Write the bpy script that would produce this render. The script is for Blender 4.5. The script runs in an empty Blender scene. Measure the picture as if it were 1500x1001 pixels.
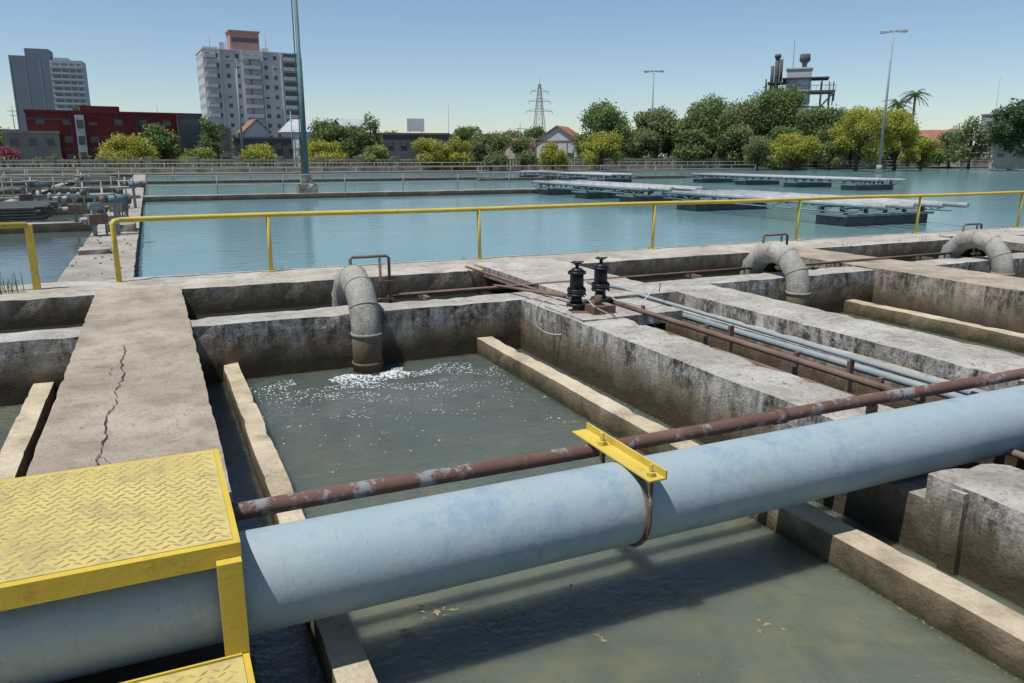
import bpy, math, random
import numpy as np
from mathutils import Vector, noise, Matrix
R=random.Random(7)
scene=bpy.context.scene
YAW=24.6
# ------------------------------------------------------------------ materials
class M:
    def __init__(s,name,rough=.8,spec=.3):
        s.m=bpy.data.materials.new(name); s.m.use_nodes=True; s.nt=s.m.node_tree
        s.b=s.nt.nodes['Principled BSDF']; s.b.inputs['Roughness'].default_value=rough
        s.b.inputs['Specular IOR Level'].default_value=spec
        s._p=None
    def n(s,t): return s.nt.nodes.new(t)
    def set(s,inp,v):
        if hasattr(v,'is_output'): s.nt.links.new(v,inp)
        else:
            if isinstance(v,(tuple,list)) and len(v)==3 and inp.type=='RGBA': v=tuple(v)+(1,)
            inp.default_value=v
    def pos(s):
        if not s._p: s._p=s.n('ShaderNodeNewGeometry')
        return s._p.outputs['Position']
    def nrm(s):
        s.pos(); return s._p.outputs['Normal']
    def vscale(s,v,sc):
        k=s.n('ShaderNodeVectorMath'); k.operation='MULTIPLY'; s.set(k.inputs[0],v); k.inputs[1].default_value=sc; return k.outputs[0]
    def noise(s,scale,detail=4,vec=None,rough=.6,dist=0):
        k=s.n('ShaderNodeTexNoise'); s.set(k.inputs['Vector'],vec or s.pos()); k.inputs['Scale'].default_value=scale
        k.inputs['Detail'].default_value=detail; k.inputs['Roughness'].default_value=rough; k.inputs['Distortion'].default_value=dist
        return k.outputs[0]
    def mr(s,f,a,b,c=0,d=1):
        k=s.n('ShaderNodeMapRange'); s.set(k.inputs[0],f)
        for i,v in zip((1,2,3,4),(a,b,c,d)): s.set(k.inputs[i],v)
        return k.outputs[0]
    def math(s,op,a,b=0):
        k=s.n('ShaderNodeMath'); k.operation=op; s.set(k.inputs[0],a); s.set(k.inputs[1],b); return k.outputs[0]
    def sep(s,v,i):
        k=s.n('ShaderNodeSeparateXYZ'); s.set(k.inputs[0],v); return k.outputs[i]
    def mix(s,f,a,b):
        k=s.n('ShaderNodeMix'); k.data_type='RGBA'; s.set(k.inputs[0],f); s.set(k.inputs[6],a); s.set(k.inputs[7],b); return k.outputs[2]
    def col(s,c): s.set(s.b.inputs['Base Color'],c)
    def bump(s,h,st,dist=.02):
        k=s.n('ShaderNodeBump'); s.set(k.inputs['Height'],h); s.set(k.inputs['Strength'],st); k.inputs['Distance'].default_value=dist
        s.nt.links.new(k.outputs[0],s.b.inputs['Normal'])
def concrete(name,c1,c2,dark=(.12,.11,.095),mould=.6,wetz=None,wet=(.07,.058,.04),brown=.3,speck=.6,blotch=.35,bcol=(.23,.175,.12),drip=.6):
    m=M(name,.92,.15)
    c=m.mix(m.mr(m.noise(.9,5),.38,.62),c1,c2)
    c=m.mix(m.math('MULTIPLY',m.mr(m.noise(2.3,6,dist=.6),.48,.66),brown),c,bcol)
    c=m.mix(m.math('MULTIPLY',m.mr(m.noise(28,4),.50,.70),speck),c,dark)
    c=m.mix(m.math('MULTIPLY',m.mr(m.noise(5,8,rough=.75),.53,.64),speck*.9),c,dark)
    c=m.mix(m.math('MULTIPLY',m.mr(m.noise(1.3,8,rough=.8,dist=.4),.55,.63),blotch),c,(.10,.095,.085))
    nz=m.math('ABSOLUTE',m.sep(m.nrm(),2)); vert=m.math('SUBTRACT',1,nz)
    # plaster that has stayed pale between the mould
    pl=m.mr(m.noise(3.2,8,rough=.7,dist=.8),.50,.56)
    c=m.mix(m.math('MULTIPLY',m.math('MULTIPLY',pl,vert),drip),c,(.56,.55,.52))
    st=m.mr(m.noise(1,6,vec=m.vscale(m.pos(),(3.2,3.2,.6)),rough=.78),.41,.57)
    st2=m.mr(m.noise(7,8,rough=.85),.36,.54)
    mk=m.math('MULTIPLY',m.math('MULTIPLY',st,st2),m.math('MULTIPLY',vert,mould))
    c=m.mix(mk,c,(.038,.036,.032))
    st3=m.mr(m.noise(1,6,vec=m.vscale(m.pos(),(9,9,1.1)),rough=.7),.58,.70)
    c=m.mix(m.math('MULTIPLY',m.math('MULTIPLY',st3,vert),.45),c,(.60,.58,.54))
    if wetz is not None:
        z=m.sep(m.pos(),2)
        zz=m.math('ADD',z,m.mr(m.noise(2.5,6,rough=.7),.2,.8,-.16,.16))
        w=m.mr(zz,wetz+.12,wetz-.10)
        w2=m.mr(zz,wetz+.36,wetz+.08); c=m.mix(m.math('MULTIPLY',m.math('MULTIPLY',w2,vert),.75),c,(.165,.115,.065))
        c=m.mix(m.math('MULTIPLY',w,.93),c,wet)
    m.col(c)
    h=m.math('ADD',m.noise(40,6,rough=.7),m.math('MULTIPLY',m.noise(6,5),1.2))
    m.bump(h,.8,.022)
    return m.m
def paint(name,c1,c2,rust=(.16,.07,.035),amt=.3,rough=.6,scale=6,lo=.58,hi=.66,speck=None):
    m=M(name,rough,.3)
    c=m.mix(m.mr(m.noise(2.2,4),.35,.65),c1,c2)
    c=m.mix(m.math('MULTIPLY',m.mr(m.noise(scale,8,rough=.75),lo,hi),amt),c,rust)
    if speck:
        c=m.mix(m.math('MULTIPLY',m.mr(m.noise(38,3,rough=.7),.65,.70),.7),c,speck)
        st=m.mr(m.noise(1,6,vec=m.vscale(m.pos(),(1.2,9,9)),rough=.7),.55,.70); c=m.mix(m.math('MULTIPLY',st,.4),c,(.40,.44,.43))
        st=m.mr(m.noise(1,6,vec=m.vscale(m.pos(),(14,2,1.5)),rough=.7),.60,.72); c=m.mix(m.math('MULTIPLY',st,.35),c,(.20,.22,.20))
    m.col(c); m.bump(m.noise(30,5),.2,.01); return m.m
def plain(name,c,rough=.8,var=.25,scale=1.5):
    m=M(name,rough,.3); d=tuple(x*(1-var) for x in c)
    m.col(m.mix(m.mr(m.noise(scale,5),.35,.65),c,d)); return m.m
C_WALL=concrete('concrete_weathered',(.48,.455,.405),(.34,.315,.275),mould=1.0,wetz=-.46,brown=.45,wet=(.06,.047,.028),drip=.65)
C_WALL_FAR=concrete('concrete_far',(.40,.37,.32),(.29,.265,.225),mould=.7,wetz=-.15,drip=.3)
C_CURB=concrete('concrete_curb',(.50,.46,.395),(.37,.335,.28),mould=.85,wetz=-.26,brown=.5,speck=.5,drip=.4)
C_WALK=concrete('concrete_walkway',(.43,.365,.285),(.31,.26,.20),mould=1.0,brown=.55,wetz=-.5,speck=.35,blotch=.35,drip=.3)
C_TROUGH=concrete('concrete_trough',(.62,.53,.39),(.52,.43,.30),mould=.25,wetz=-.60,wet=(.045,.042,.018),brown=.25,speck=.2,blotch=.15,drip=0)
C_CRACK=plain('crack_dark',(.05,.042,.035))  # dark tone of the thin strips that draw the slab cracks
def water_mat(name,c1,c2,sc,strength,rough=.06,patch=None,turb=None,dist=.03,spec=.5,sss=0,pz=.6,ps=1.6):
    m=M(name,rough,spec); m.b.inputs['IOR'].default_value=1.33
    c=m.mix(m.mr(m.noise(.25,4,dist=.5),.35,.65),c1,c2)
    if patch: c=m.mix(m.math('MULTIPLY',m.mr(m.noise(ps,6,dist=.8,rough=.65),.45,.70),pz),c,patch)
    if turb:
        v=m.n('ShaderNodeVectorMath'); v.operation='DISTANCE'; m.set(v.inputs[0],m.pos()); v.inputs[1].default_value=turb
        c=m.mix(m.math('MULTIPLY',m.mr(m.noise(.8,5,dist=1.2,rough=.6),.50,.66),.45),c,(.055,.068,.055))
        c=m.mix(m.mr(v.outputs['Value'],1.5,5.5,.6,0),c,(.052,.072,.076))
    m.col(c)
    if sss:
        m.b.inputs['Subsurface Weight'].default_value=1; m.b.inputs['Subsurface Scale'].default_value=sss; m.b.inputs['Subsurface Radius'].default_value=(1,1,1)
    h=m.math('ADD',m.noise(sc,4,vec=m.vscale(m.pos(),(1,1.6,1))),m.math('MULTIPLY',m.noise(sc*4.5,3),.35))
    s=strength
    if turb: s=m.mr(v.outputs['Value'],.3,4.2,1.0,strength)
    m.bump(h,s,dist)
    return m.m
W_BASIN=water_mat('water_basin',(.135,.235,.24),(.115,.215,.225),1.6,.4,rough=.13,spec=.32,patch=(.165,.27,.265),ps=.12,pz=.7)
W_LEFT=water_mat('water_left',(.09,.12,.11),(.075,.10,.095),2,.3)
W_TANK=water_mat('water_tank',(.122,.138,.102),(.095,.115,.088),5,.34,patch=(.18,.165,.088),turb=(2.35,9.2,-.72),dist=.06,sss=1.1,spec=.45,pz=.7)
W_CHAN=water_mat('water_channel',(.025,.028,.02),(.035,.035,.024),4,.2)
BLUE=paint('blue_pipe_paint',(.265,.335,.35),(.31,.37,.38),rust=(.15,.235,.32),amt=.6,rough=.55,scale=2.2,lo=.5,hi=.62,speck=(.14,.16,.15))
YEL=paint('yellow_paint',(.58,.43,.07),(.50,.37,.07),amt=.65,rust=(.25,.14,.05),lo=.57,hi=.66,scale=9)
YPLATE=paint('yellow_plate_paint',(.52,.43,.15),(.44,.36,.125),amt=.6,rust=(.30,.235,.13),scale=4,lo=.5,hi=.62,rough=.7)
YBAR=paint('worn_plate_bars',(.29,.20,.08),(.42,.31,.11),amt=.5,rust=(.18,.11,.065),scale=14,lo=.5,hi=.6,rough=.7)
YLEDGE=paint('yellow_fascia',(.55,.40,.05),(.49,.35,.045),amt=.5,rust=(.28,.17,.06),lo=.58,hi=.68)
RUST=paint('rusty_pipe',(.11,.058,.043),(.15,.087,.065),rust=(.25,.26,.27),amt=.75,rough=.85,scale=5,lo=.53,hi=.58)
RUST2=paint('rust_small_pipe',(.14,.085,.065),(.20,.14,.11),rust=(.08,.04,.03),amt=.6,rough=.85)
GPIPE=paint('grey_blue_pipe',(.22,.27,.28),(.28,.31,.31),amt=.5,rough=.65)
GOOSE=concrete('gooseneck_cement',(.42,.40,.355),(.32,.305,.27),mould=.4,wetz=-.42,wet=(.14,.10,.06),brown=.3,speck=.4,drip=.2)
BLACK=plain('black_cast_iron',(.022,.022,.024),.4,.3,20)
WIRE=plain('white_cable',(.55,.55,.53),.5)
STEEL=plain('galvanised_steel',(.33,.34,.33),.5)
RAILG=plain('grey_railing_paint',(.34,.33,.29),.6)
POLE=plain('pole_green_paint',(.10,.17,.17),.6)
POLEG=plain('pole_grey_paint',(.28,.31,.31),.6)
LTUBE=plain('launder_pipe_grey',(.40,.41,.41),.5,.35,3)
LPIER=plain('launder_pier',(.12,.135,.125),.8,.4,3)
LBLUE=plain('launder_frame_blue',(.15,.215,.23),.6)
FOAM_GLINT=plain('foam_glint',(.75,.78,.78),.3)
LEAFB=plain('dead_leaf',(.34,.26,.12),.8,.5,30)
GRASS=plain('weed_green',(.13,.17,.04),.8,.5,5)
GROUND=plain('ground_soil',(.16,.16,.09),.95,.4,.1)
# ------------------------------------------------------------------ mesh builder
class MB:
    def __init__(s): s.v=[];s.f=[];s.mi=[];s.sm=[];s.mats=[]
    def mat(s,m):
        if m not in s.mats: s.mats.append(m)
        return s.mats.index(m)
    def add(s,vs,fs,m,smooth=False):
        o=len(s.v); k=s.mat(m); s.v+= [tuple(x) for x in vs]
        for f in fs: s.f.append(tuple(i+o for i in f)); s.mi.append(k); s.sm.append(smooth)
    def box(s,x0,x1,y0,y1,z0,z1,m):
        v=[(x,y,z) for z in (z0,z1) for y in (y0,y1) for x in (x0,x1)]
        s.add(v,[(0,2,3,1),(4,5,7,6),(0,1,5,4),(2,6,7,3),(0,4,6,2),(1,3,7,5)],m)
    def beam(s,p0,p1,w,m): s.tube([p0,p1],w*.7,m,4,False)
    def tube(s,path,r,m,seg=16,smooth=True,cap=True,radii=None):
        P=[Vector(p) for p in path]; n=len(P); T=[]
        for i in range(n):
            a=P[max(i-1,0)]; b=P[min(i+1,n-1)]; T.append((b-a).normalized())
        up=Vector((0,0,1)) if abs(T[0].z)<.9 else Vector((1,0,0))
        x=T[0].cross(up).normalized(); vs=[]
        for i in range(n):
            x=(x-T[i]*x.dot(T[i])).normalized(); y=T[i].cross(x)
            rr=radii[i] if radii else r
            for k in range(seg):
                a=2*math.pi*(k+.5)/seg; vs.append(P[i]+x*(math.cos(a)*rr)+y*(math.sin(a)*rr))
        fs=[(i*seg+k,i*seg+(k+1)%seg,(i+1)*seg+(k+1)%seg,(i+1)*seg+k) for i in range(n-1) for k in range(seg)]
        s.add(vs,fs,m,smooth)
        if cap:
            o=len(s.v)-len(vs); k0=s.mat(m)
            s.f.append(tuple(o+k for k in range(seg))[::-1]); s.mi.append(k0); s.sm.append(False)
            s.f.append(tuple(o+(n-1)*seg+k for k in range(seg))); s.mi.append(k0); s.sm.append(False)
    def rough(s,x0,x1,y0,y1,z0,z1,m,cell=.14,amp=.006):
        nx=max(1,round((x1-x0)/cell)); ny=max(1,round((y1-y0)/cell)); nz=max(1,round((z1-z0)/cell))
        idx={}; vs=[]
        def g(i,j,k):
            q=(i,j,k)
            if q in idx: return idx[q]
            p=Vector((x0+(x1-x0)*i/nx,y0+(y1-y0)*j/ny,z0+(z1-z0)*k/nz))
            d=noise.noise_vector(p*1.3)*amp+noise.noise_vector(p*7)*amp*.5
            e=(i in(0,nx))+(j in(0,ny))+(k in(0,nz))
            if e>=2 and k==nz:
                c=max(0,noise.noise(p*4.3)-.05)*amp*5
                if i in (0,nx): d.x+=c*(1 if i==0 else -1)
                if j in (0,ny): d.y+=c*(1 if j==0 else -1)
                d.z-=c*.8
            idx[q]=len(vs); vs.append(p+d); return idx[q]
        fs=[]
        for i in range(nx):
            for j in range(ny):
                fs.append((g(i,j,nz),g(i+1,j,nz),g(i+1,j+1,nz),g(i,j+1,nz)))
        for i in range(nx):
            for k in range(nz):
                fs.append((g(i,0,k),g(i+1,0,k),g(i+1,0,k+1),g(i,0,k+1)))
                fs.append((g(i,ny,k+1),g(i+1,ny,k+1),g(i+1,ny,k),g(i,ny,k)))
        for j in range(ny):
            for k in range(nz):
                fs.append((g(0,j,k+1),g(0,j+1,k+1),g(0,j+1,k),g(0,j,k)))
                fs.append((g(nx,j,k),g(nx,j+1,k),g(nx,j+1,k+1),g(nx,j,k+1)))
        s.add(vs,fs,m)
    def done(s,name,loc=(0,0,0),rot=0,parent=None,bevel=0):
        me=bpy.data.meshes.new(name); me.from_pydata(s.v,[],s.f)
        for m in s.mats: me.materials.append(m)
        me.polygons.foreach_set('material_index',s.mi); me.polygons.foreach_set('use_smooth',s.sm); me.update()
        o=bpy.data.objects.new(name,me); scene.collection.objects.link(o)
        if parent: o.parent=parent
        else: o.location=loc; o.rotation_euler=(0,0,rot)
        if bevel:
            b=o.modifiers.new('bevel','BEVEL'); b.width=bevel; b.segments=2; b.limit_method='ANGLE'
        return o
def group(name,parts,loc=(0,0,0),rot=0):
    e=bpy.data.objects.new(name,None); scene.collection.objects.link(e); e.location=loc; e.rotation_euler=(0,0,rot)
    e.empty_display_size=.3
    for k,mb in parts.items():
        if mb.v: mb.done(k,parent=e)
    return e
cy,sy=math.cos(math.radians(YAW)),math.sin(math.radians(YAW))
def at(d,k):   # survey: distance along site axis and tangent of bearing from it
    r=k*d; return (d*sy+r*cy, d*cy-r*sy)
def face(k,extra=0): return -(math.radians(YAW)+math.atan(k))+math.radians(extra)
# ------------------------------------------------------------------ ground with sunken works pit
g=MB(); S=3000; a=(-90,-12); b=(190,99)
xs=[-S,a[0],b[0],S]; ys=[-S,a[1],b[1],S]
vs=[(x,y,-.02) for y in ys for x in xs]
fs=[(j*4+i,j*4+i+1,j*4+i+5,j*4+i+4) for j in range(3) for i in range(3) if not(i==1 and j==1)]
n0=len(vs); vs+=[(a[0],a[1],-3),(b[0],a[1],-3),(b[0],b[1],-3),(a[0],b[1],-3)]
fs+=[(n0,n0+1,n0+2,n0+3),(5,6,n0+1,n0),(6,10,n0+2,n0+1),(10,9,n0+3,n0+2),(9,5,n0,n0+3)]
g.add(vs,fs,GROUND); g.done('ground')
def sheet(name,x0,x1,y0,y1,z,m):
    q=MB(); q.add([(x0,y0,z),(x1,y0,z),(x1,y1,z),(x0,y1,z)],[(0,1,2,3)],m); return q.done(name)
sheet('basin_water',-.45,189,14.3,98,-.25,W_BASIN)
sheet('settling_basin_water',-89,-1.5,14.3,98,-.25,W_LEFT)
sheet('channel_water',-40,60,10.3,12.9,-.42,W_CHAN)
# ------------------------------------------------------------------ concrete works
w=MB(); w.rough(-30,45,12.8,14.4,-1.6,0,C_CURB,.25,.008); w.done('basin_curb_wall')
w=MB(); w.rough(-12,30,9.85,10.4,-2,0,C_WALL,.16,.01); w.box(30,50,9.85,10.4,-2,-.002,C_WALL); w.done('tank_rear_wall')
def walkway(x0,x1,y0=-5):
    w=MB(); w.rough(x0,x1,y0,9.9,-2,.03,C_WALK,.16,.006)
    w.rough(x0,x1,9.9,13.05,-.14,.03,C_WALK,.16,.006)
    if y0>0: w.rough(x0,x1,-5,y0-.01,-2,-.75,C_WALL,.2,.008)
    return w.done('concrete_walkway')
walkway(-.9,.27,4.5); walkway(11.7,13.0); walkway(24.3,25.6)
def wall(name,x0,x1,y0,y1,z0,z1,m,cell=.14,amp=.008):
    w=MB(); w.rough(x0,x1,y0,y1,z0,z1,m,cell,amp); return w.done(name)
def gallery(o,near):
    w=MB()
    if near:
        w.rough(4.65+o,5.3+o,4.12,9.9,-2,0.0,C_WALL,.13,.011)
        w.rough(4.655+o,5.3+o,3.3,4.12,-2,-.31,C_WALL,.13,.009)
        w.rough(4.65+o,5.3+o,-5,3.3,-2,-.12,C_WALL,.13,.011)
        w.rough(4.60+o,4.66+o,3.0,3.12,-1.8,-.14,C_WALL,.07,.006)
    else: w.rough(4.65+o,5.3+o,-5,9.9,-2,0,C_WALL,.3,.01)
    w.done('gallery_wall')
    w=MB()
    w.rough(7.0+o,7.9+o,4.12,9.9,-2,.02,C_WALL,.16,.008)
    w.rough(7.0+o,7.9+o,-5,4.12,-2,-.34,C_WALL,.2,.008)
    w.rough(6.72+o,7.0+o,-5,9.9,-2,-.16,C_WALL,.16,.006)
    w.done('gallery_slab_wall')
    w=MB(); w.rough(5.3+o,6.9+o,9.2,13.3,-.12,.06,C_CURB,.18,.006); w.rough(4.7+o,6.2+o,8.15,9.2,-.12,.02,C_WALL,.15,.006)
    w.done('gallery_bridge_slab')
    sheet('gallery_floor',5.25+o,6.75+o,-5,9.9,-1.0,C_WALL)
gallery(0,True); gallery(12.6,False)
wall('gallery_wall',-5.6,-5.0,-5,9.9,-2,0,C_WALL,.3)
def tank(x0,x1,tl,tr,m=W_TANK):
    sheet('filter_tank_water',x0-.02,x1+.02,-5,9.9,-.72,m)
    for t in (tl,tr):
        w=MB(); w.rough(t[0],t[1],-5,9.86,-1.4,-.5,C_TROUGH,.13,.008); w.done('trough_wall')
tank(.27,4.65,(.59,.77),(3.97,4.2))
tank(7.9,11.7,(8.3,8.5),(11.0,11.25))
tank(-5.0,-.9,(-4.6,-4.4),(-1.42,-1.22))
tank(13.0,17.25,(13.35,13.55),(16.6,16.85))
tank(20.5,24.3,(20.9,21.1),(23.7,23.9))
cr=MB()
def crack(pts,wmax,z=.039):
    pp=[]
    for i in range(len(pts)-1):
        for t in range(6):
            f=t/6; pp.append((pts[i][0]*(1-f)+pts[i+1][0]*f+R.uniform(-.016,.016),pts[i][1]*(1-f)+pts[i+1][1]*f))
    v=[];f=[]
    for i,(x,y) in enumerate(pp):
        hw=R.uniform(.001,wmax); v+=[(x-hw,y,z),(x+hw,y,z)]
        if i: f.append((2*i-2,2*i-1,2*i+1,2*i))
    cr.add(v,f,C_CRACK)
crack([(-.42,9.0),(-.40,8.6),(-.43,8.2),(-.40,7.7),(-.44,7.2),(-.43,6.8),(-.49,6.4),(-.47,6.0),(-.50,5.6),(-.52,5.1)],.008)
crack([(-.50,5.6),(-.42,5.4),(-.38,5.1)],.004); crack([(-.43,8.2),(-.5,8.0),(-.53,7.7)],.004)
cr.done('walkway_crack')
# ------------------------------------------------------------------ gooseneck pipes
def gooseneck(x):
    w=MB(); path=[(x,10.85,-.6),(x,10.85,-.21)]
    for i in range(1,7):
        a=math.pi*i/6 ; path.append((x,10.25+.6*math.cos(a),-.21+.6*math.sin(a)))
    path+=[(x,9.65,-.32),(x,9.65,-.95)]
    w.tube(path,.19,GOOSE,28)
    for i,(y,z,ty,tz) in enumerate([(9.65,-.24,0,1),(9.65,-.62,0,1)]):
        w.tube([(x,y,z-.02),(x,y,z+.02)],.203,GOOSE,28)
    for i in range(1,6):
        a=math.pi*i/6; c=Vector((x,10.25+.6*math.cos(a),-.21+.6*math.sin(a))); t=Vector((0,-math.sin(a),math.cos(a)))*.006
        w.tube([c-t,c+t],.195,GOOSE,28)
    w.done('gooseneck_pipe')
    q=MB()
    q.tube([(x+.05,10.62,.0),(x+.05,10.62,.6),(x+.08,10.62,.63),(x+.56,10.62,.63),(x+.6,10.62,.6),(x+.6,10.62,-.2)],.022,RUST2,10)
    q.tube([(x+.47,10.62,.6),(x+.47,10.62,-.2)],.02,RUST2,10)
    for zz in (0,.25): q.box(x+.42,x+.65,10.58,10.66,zz,zz+.03,RUST2)
    q.done('rusty_pipe_frame')
for gx in (2.35,9.7,14.95,22.3): gooseneck(gx)
q=MB()
for xa,xb in ((2.95,9.8),(10.2,15.0)):
    q.tube([(xa,10.62,.06),(xb,10.66,.06)],.022,RUST2,10); q.tube([(xa,10.76,.02),(xb,10.78,.02)],.018,RUST2,8)
    x=xa+.5
    while x<xb: q.box(x-.03,x+.03,10.4,10.82,-.03,.035,RUST2); x+=1.6
q.done('rusty_service_pipes')
# ------------------------------------------------------------------ blue main, rusty pipe, clamp
w=MB(); w.tube([(x,3.67,-.05) for x in np.linspace(-8,26,35)],.25,BLUE,96)
for x in (6.9,13.2): w.tube([(x-.004,3.67,-.05),(x+.004,3.67,-.05)],.2525,BLUE,64)
w.done('blue_water_main_pipe')
w=MB(); w.tube([(x,4.06+.004*math.sin(x*3),.15+.006*math.sin(x*1.7)) for x in np.linspace(-.6,24,90)],.047,RUST,20)
for x in (4.0,8.6): w.tube([(x-.05,4.06,.15),(x+.05,4.06,.15)],.056,RUST,20)
for x in (4.95,7.45,12.3): w.box(x-.03,x+.03,4.03,4.09,-.4,.11,RUST2); 
w.done('rusty_pipe')
w=MB(); X=2.45
w.box(X-.06,X+.06,3.36,4.26,.205,.217,YEL); w.box(X+.048,X+.06,3.36,4.26,.217,.262,YEL)
w.tube([(X-.01,4.0-.04,.1),(X-.01,3.96,.30)],.014,YEL,8); w.tube([(X-.01,3.96,.217),(X-.01,3.96,.245)],.032,YEL,6,False)
w.tube([(X-.01,3.42,.1),(X-.01,3.42,.29)],.012,YEL,8); w.tube([(X-.01,3.42,.217),(X-.01,3.42,.243)],.028,YEL,6,False)
w.done('yellow_pipe_clamp_bracket',bevel=.002)
w=MB(); pth=[(X-.01,3.41,.22)]
for i in range(0,19):
    a=math.radians(170+i*10) ; pth.append((X-.01,3.67+.262*math.cos(a),-.05+.262*math.sin(a)))
pth.append((X-.01,3.94,.2)); w.tube(pth,.011,RUST,10)
w.tube([(X-.03,3.67,-.05),(X+.01,3.67,-.05)],.2525,RUST2,64)
w.done('pipe_strap')
# ------------------------------------------------------------------ yellow platform (chequer plate)
def plate(w,x0,x1,y0,y1,z):
    w.box(x0,x1,y0,y1,z-.01,z,YPLATE)
    sp=.064; i=0; y=y0+.04
    while y<y1-.03:
        x=x0+.04+(sp*.37 if i%2 else 0); j=0
        while x<x1-.03:
            s=1 if (i+j)%2 else -1
            dx,dy=.027*.80,.027*.62*s; nx,ny=-dy*.3,dx*.3
            w.add([(x-dx,y-dy,z),(x+nx,y+ny,z),(x+dx,y+dy,z),(x-nx,y-ny,z),(x-dx*.6,y-dy*.6,z+.0035),(x+dx*.6,y+dy*.6,z+.0035)],
                  [(0,3,4),(3,2,5,4),(2,1,5),(1,0,4,5)],YBAR)
            x+=sp*.76; j+=1
        y+=sp*.66; i+=1
w=MB(); ZP=.32; plate(w,-3.2,.18,3.42,4.60,ZP)
w.box(-3.2,.21,3.38,3.42,ZP-.105,ZP-.004,YLEDGE); w.box(.18,.21,3.42,4.63,ZP-.105,ZP-.004,YLEDGE); w.box(-3.2,.18,4.60,4.63,ZP-.105,ZP-.004,YLEDGE)
w.box(.10,.205,3.325,3.376,-.23,ZP-.07,YLEDGE)
plate(w,-3.2,.17,2.2,3.31,-.21)
w.box(-3.2,.17,3.312,3.324,-.29,-.20,YLEDGE); w.box(.172,.20,2.2,3.32,-.29,-.206,YLEDGE)
for x in (-2.6,-1.0): w.box(x,x+.06,4.53,4.59,0.02,ZP-.02,YLEDGE); w.box(x,x+.06,2.4,2.46,-.8,-.225,YLEDGE)
w.box(.10,.16,2.3,2.36,-.8,-.225,YLEDGE)
w.done('yellow_steel_platform',bevel=0)
# ------------------------------------------------------------------ yellow railings
w=MB(); r=.042
w.tube([(-.62,14.0,.0),(-.62,14.0,.93),(-.60,14.02,.97),(-.5,14.15,.985)]+[(x,14.2+.006*math.sin(x*1.3),.985+.008*math.sin(x*.9)) for x in np.linspace(1.0,35,35)],r,YEL,12)
for x in (1.8,5.8,9.9,14.05,18.2,22.35,26.5,30.6): w.tube([(x,14.2,0),(x+R.uniform(-.02,.02),14.2,.97)],.034,YEL,10); w.box(x-.07,x+.07,14.13,14.27,0,.015,YEL)
w.done('yellow_railing')
w=MB(); w.tube([(-12,13.7,.985),(-1.75,13.7,.985)],.045,YEL,12); w.box(-1.79,-1.69,13.66,13.74,0,.985,YEL)
for x in (-5.5,-9.5): w.tube([(x,13.7,0),(x,13.7,.97)],.034,YEL,10)
w.done('yellow_railing')
# ------------------------------------------------------------------ valves + gallery pipes
def valve(x,y,s=1):
    w=MB(); z=.0
    def c(z0,z1,r0,r1=None,seg=18,m=BLACK): w.tube([(x,y,z+z0*s),(x,y,z+z1*s)],r0*s,m,seg,True,True,[r0*s,(r1 or r0)*s])
    c(-.25,.08,.05,.05,12,RUST2); c(.08,.11,.12); c(.11,.2,.075,.06); c(.2,.225,.115); c(.225,.255,.10,.115); c(.255,.28,.115)
    c(.28,.46,.085,.08); c(.46,.49,.11); c(.49,.53,.10,.05); c(.53,.60,.022); c(.585,.605,.055)
    for i in range(8):
        a=i*math.pi/4; px,py=x+.1*s*math.cos(a),y+.1*s*math.sin(a)
        w.tube([(px,py,z+.19*s),(px,py,z+.30*s)],.010*s,BLACK,6,False)
    for i in range(4):
        a=i*math.pi/2; w.tube([(x,y,z+.595*s),(x+.085*s*math.cos(a),y+.085*s*math.sin(a),z+.60*s)],.009*s,BLACK,6)
    for i in (0,1):
        a=.5+i*math.pi; px,py=x+.085*s*math.cos(a),y+.085*s*math.sin(a)
        w.box(px-.02,px+.02,py-.02,py+.02,z+.2*s,z+.5*s,BLACK)
    w.done('black_diaphragm_valve')
valve(4.92,8.72,1.1); valve(5.42,8.95,1.1)
w=MB()
w.tube([(4.92,8.72,.06),(5.42,8.95,.06),(5.6,9.0,.06)],.05,RUST2,12); w.tube([(4.8,8.62,-.02),(5.2,8.45,-.02)],.06,RUST,12)
w.box(4.98,5.3,8.36,8.62,.02,.12,RUST); w.tube([(5.12,8.5,.1),(5.12,8.5,.24)],.05,RUST,10)
w.tube([(5.6,9.0,.05),(5.58,4.1,.05)],.032,RUST2,12)
w.tube([(5.78,9.0,-.2),(5.76,1,-.2)],.03,RUST2,12)
for y in (8.3,7.0,5.6,4.6): w.box(5.66,5.70,y-.02,y+.02,-1.0,.1,RUST2)
for y in (8.3,7.0,5.6): w.box(5.54,5.82,y-.018,y+.018,-.27,-.24,RUST2)
w.done('rusty_gallery_pipes')
w=MB(); w.tube([(6.0,10.3,.1),(6.22,9.6,.09),(6.25,9.3,.05),(6.2,3.8,.02)],.026,GPIPE,10)
w.tube([(6.42,9.9,-.12),(6.42,1,-.12)],.04,GPIPE,12)
for y in (8.8,7.2,5.4): w.box(6.18,6.24,y-.02,y+.02,-1,.0,RUST2)
w.done('grey_gallery_pipes')
w=MB()
w.tube([(5.15,9.0,.08),(5.05,10.2,.06),(5.0,12.9,.06)],.022,RUST2,8); w.tube([(4.9,9.0,.16),(4.7,10.3,.10),(4.6,10.7,.08)],.02,RUST2,8)
w.done('rusty_feed_pipe')
w=MB()
def loop(c,rx,rz,n=26,a0=0,a1=5.6,tilt=.3): return [(c[0]+rx*math.cos(a0+(a1-a0)*i/n)*.9,c[1]-rx*.5*math.cos(a0+(a1-a0)*i/n),c[2]+rz*math.sin(a0+(a1-a0)*i/n)) for i in range(n+1)]
w.tube(loop((4.60,8.65,-.02),.3,.24,a0=1.0,a1=6.0),.007,WIRE,6)
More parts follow.
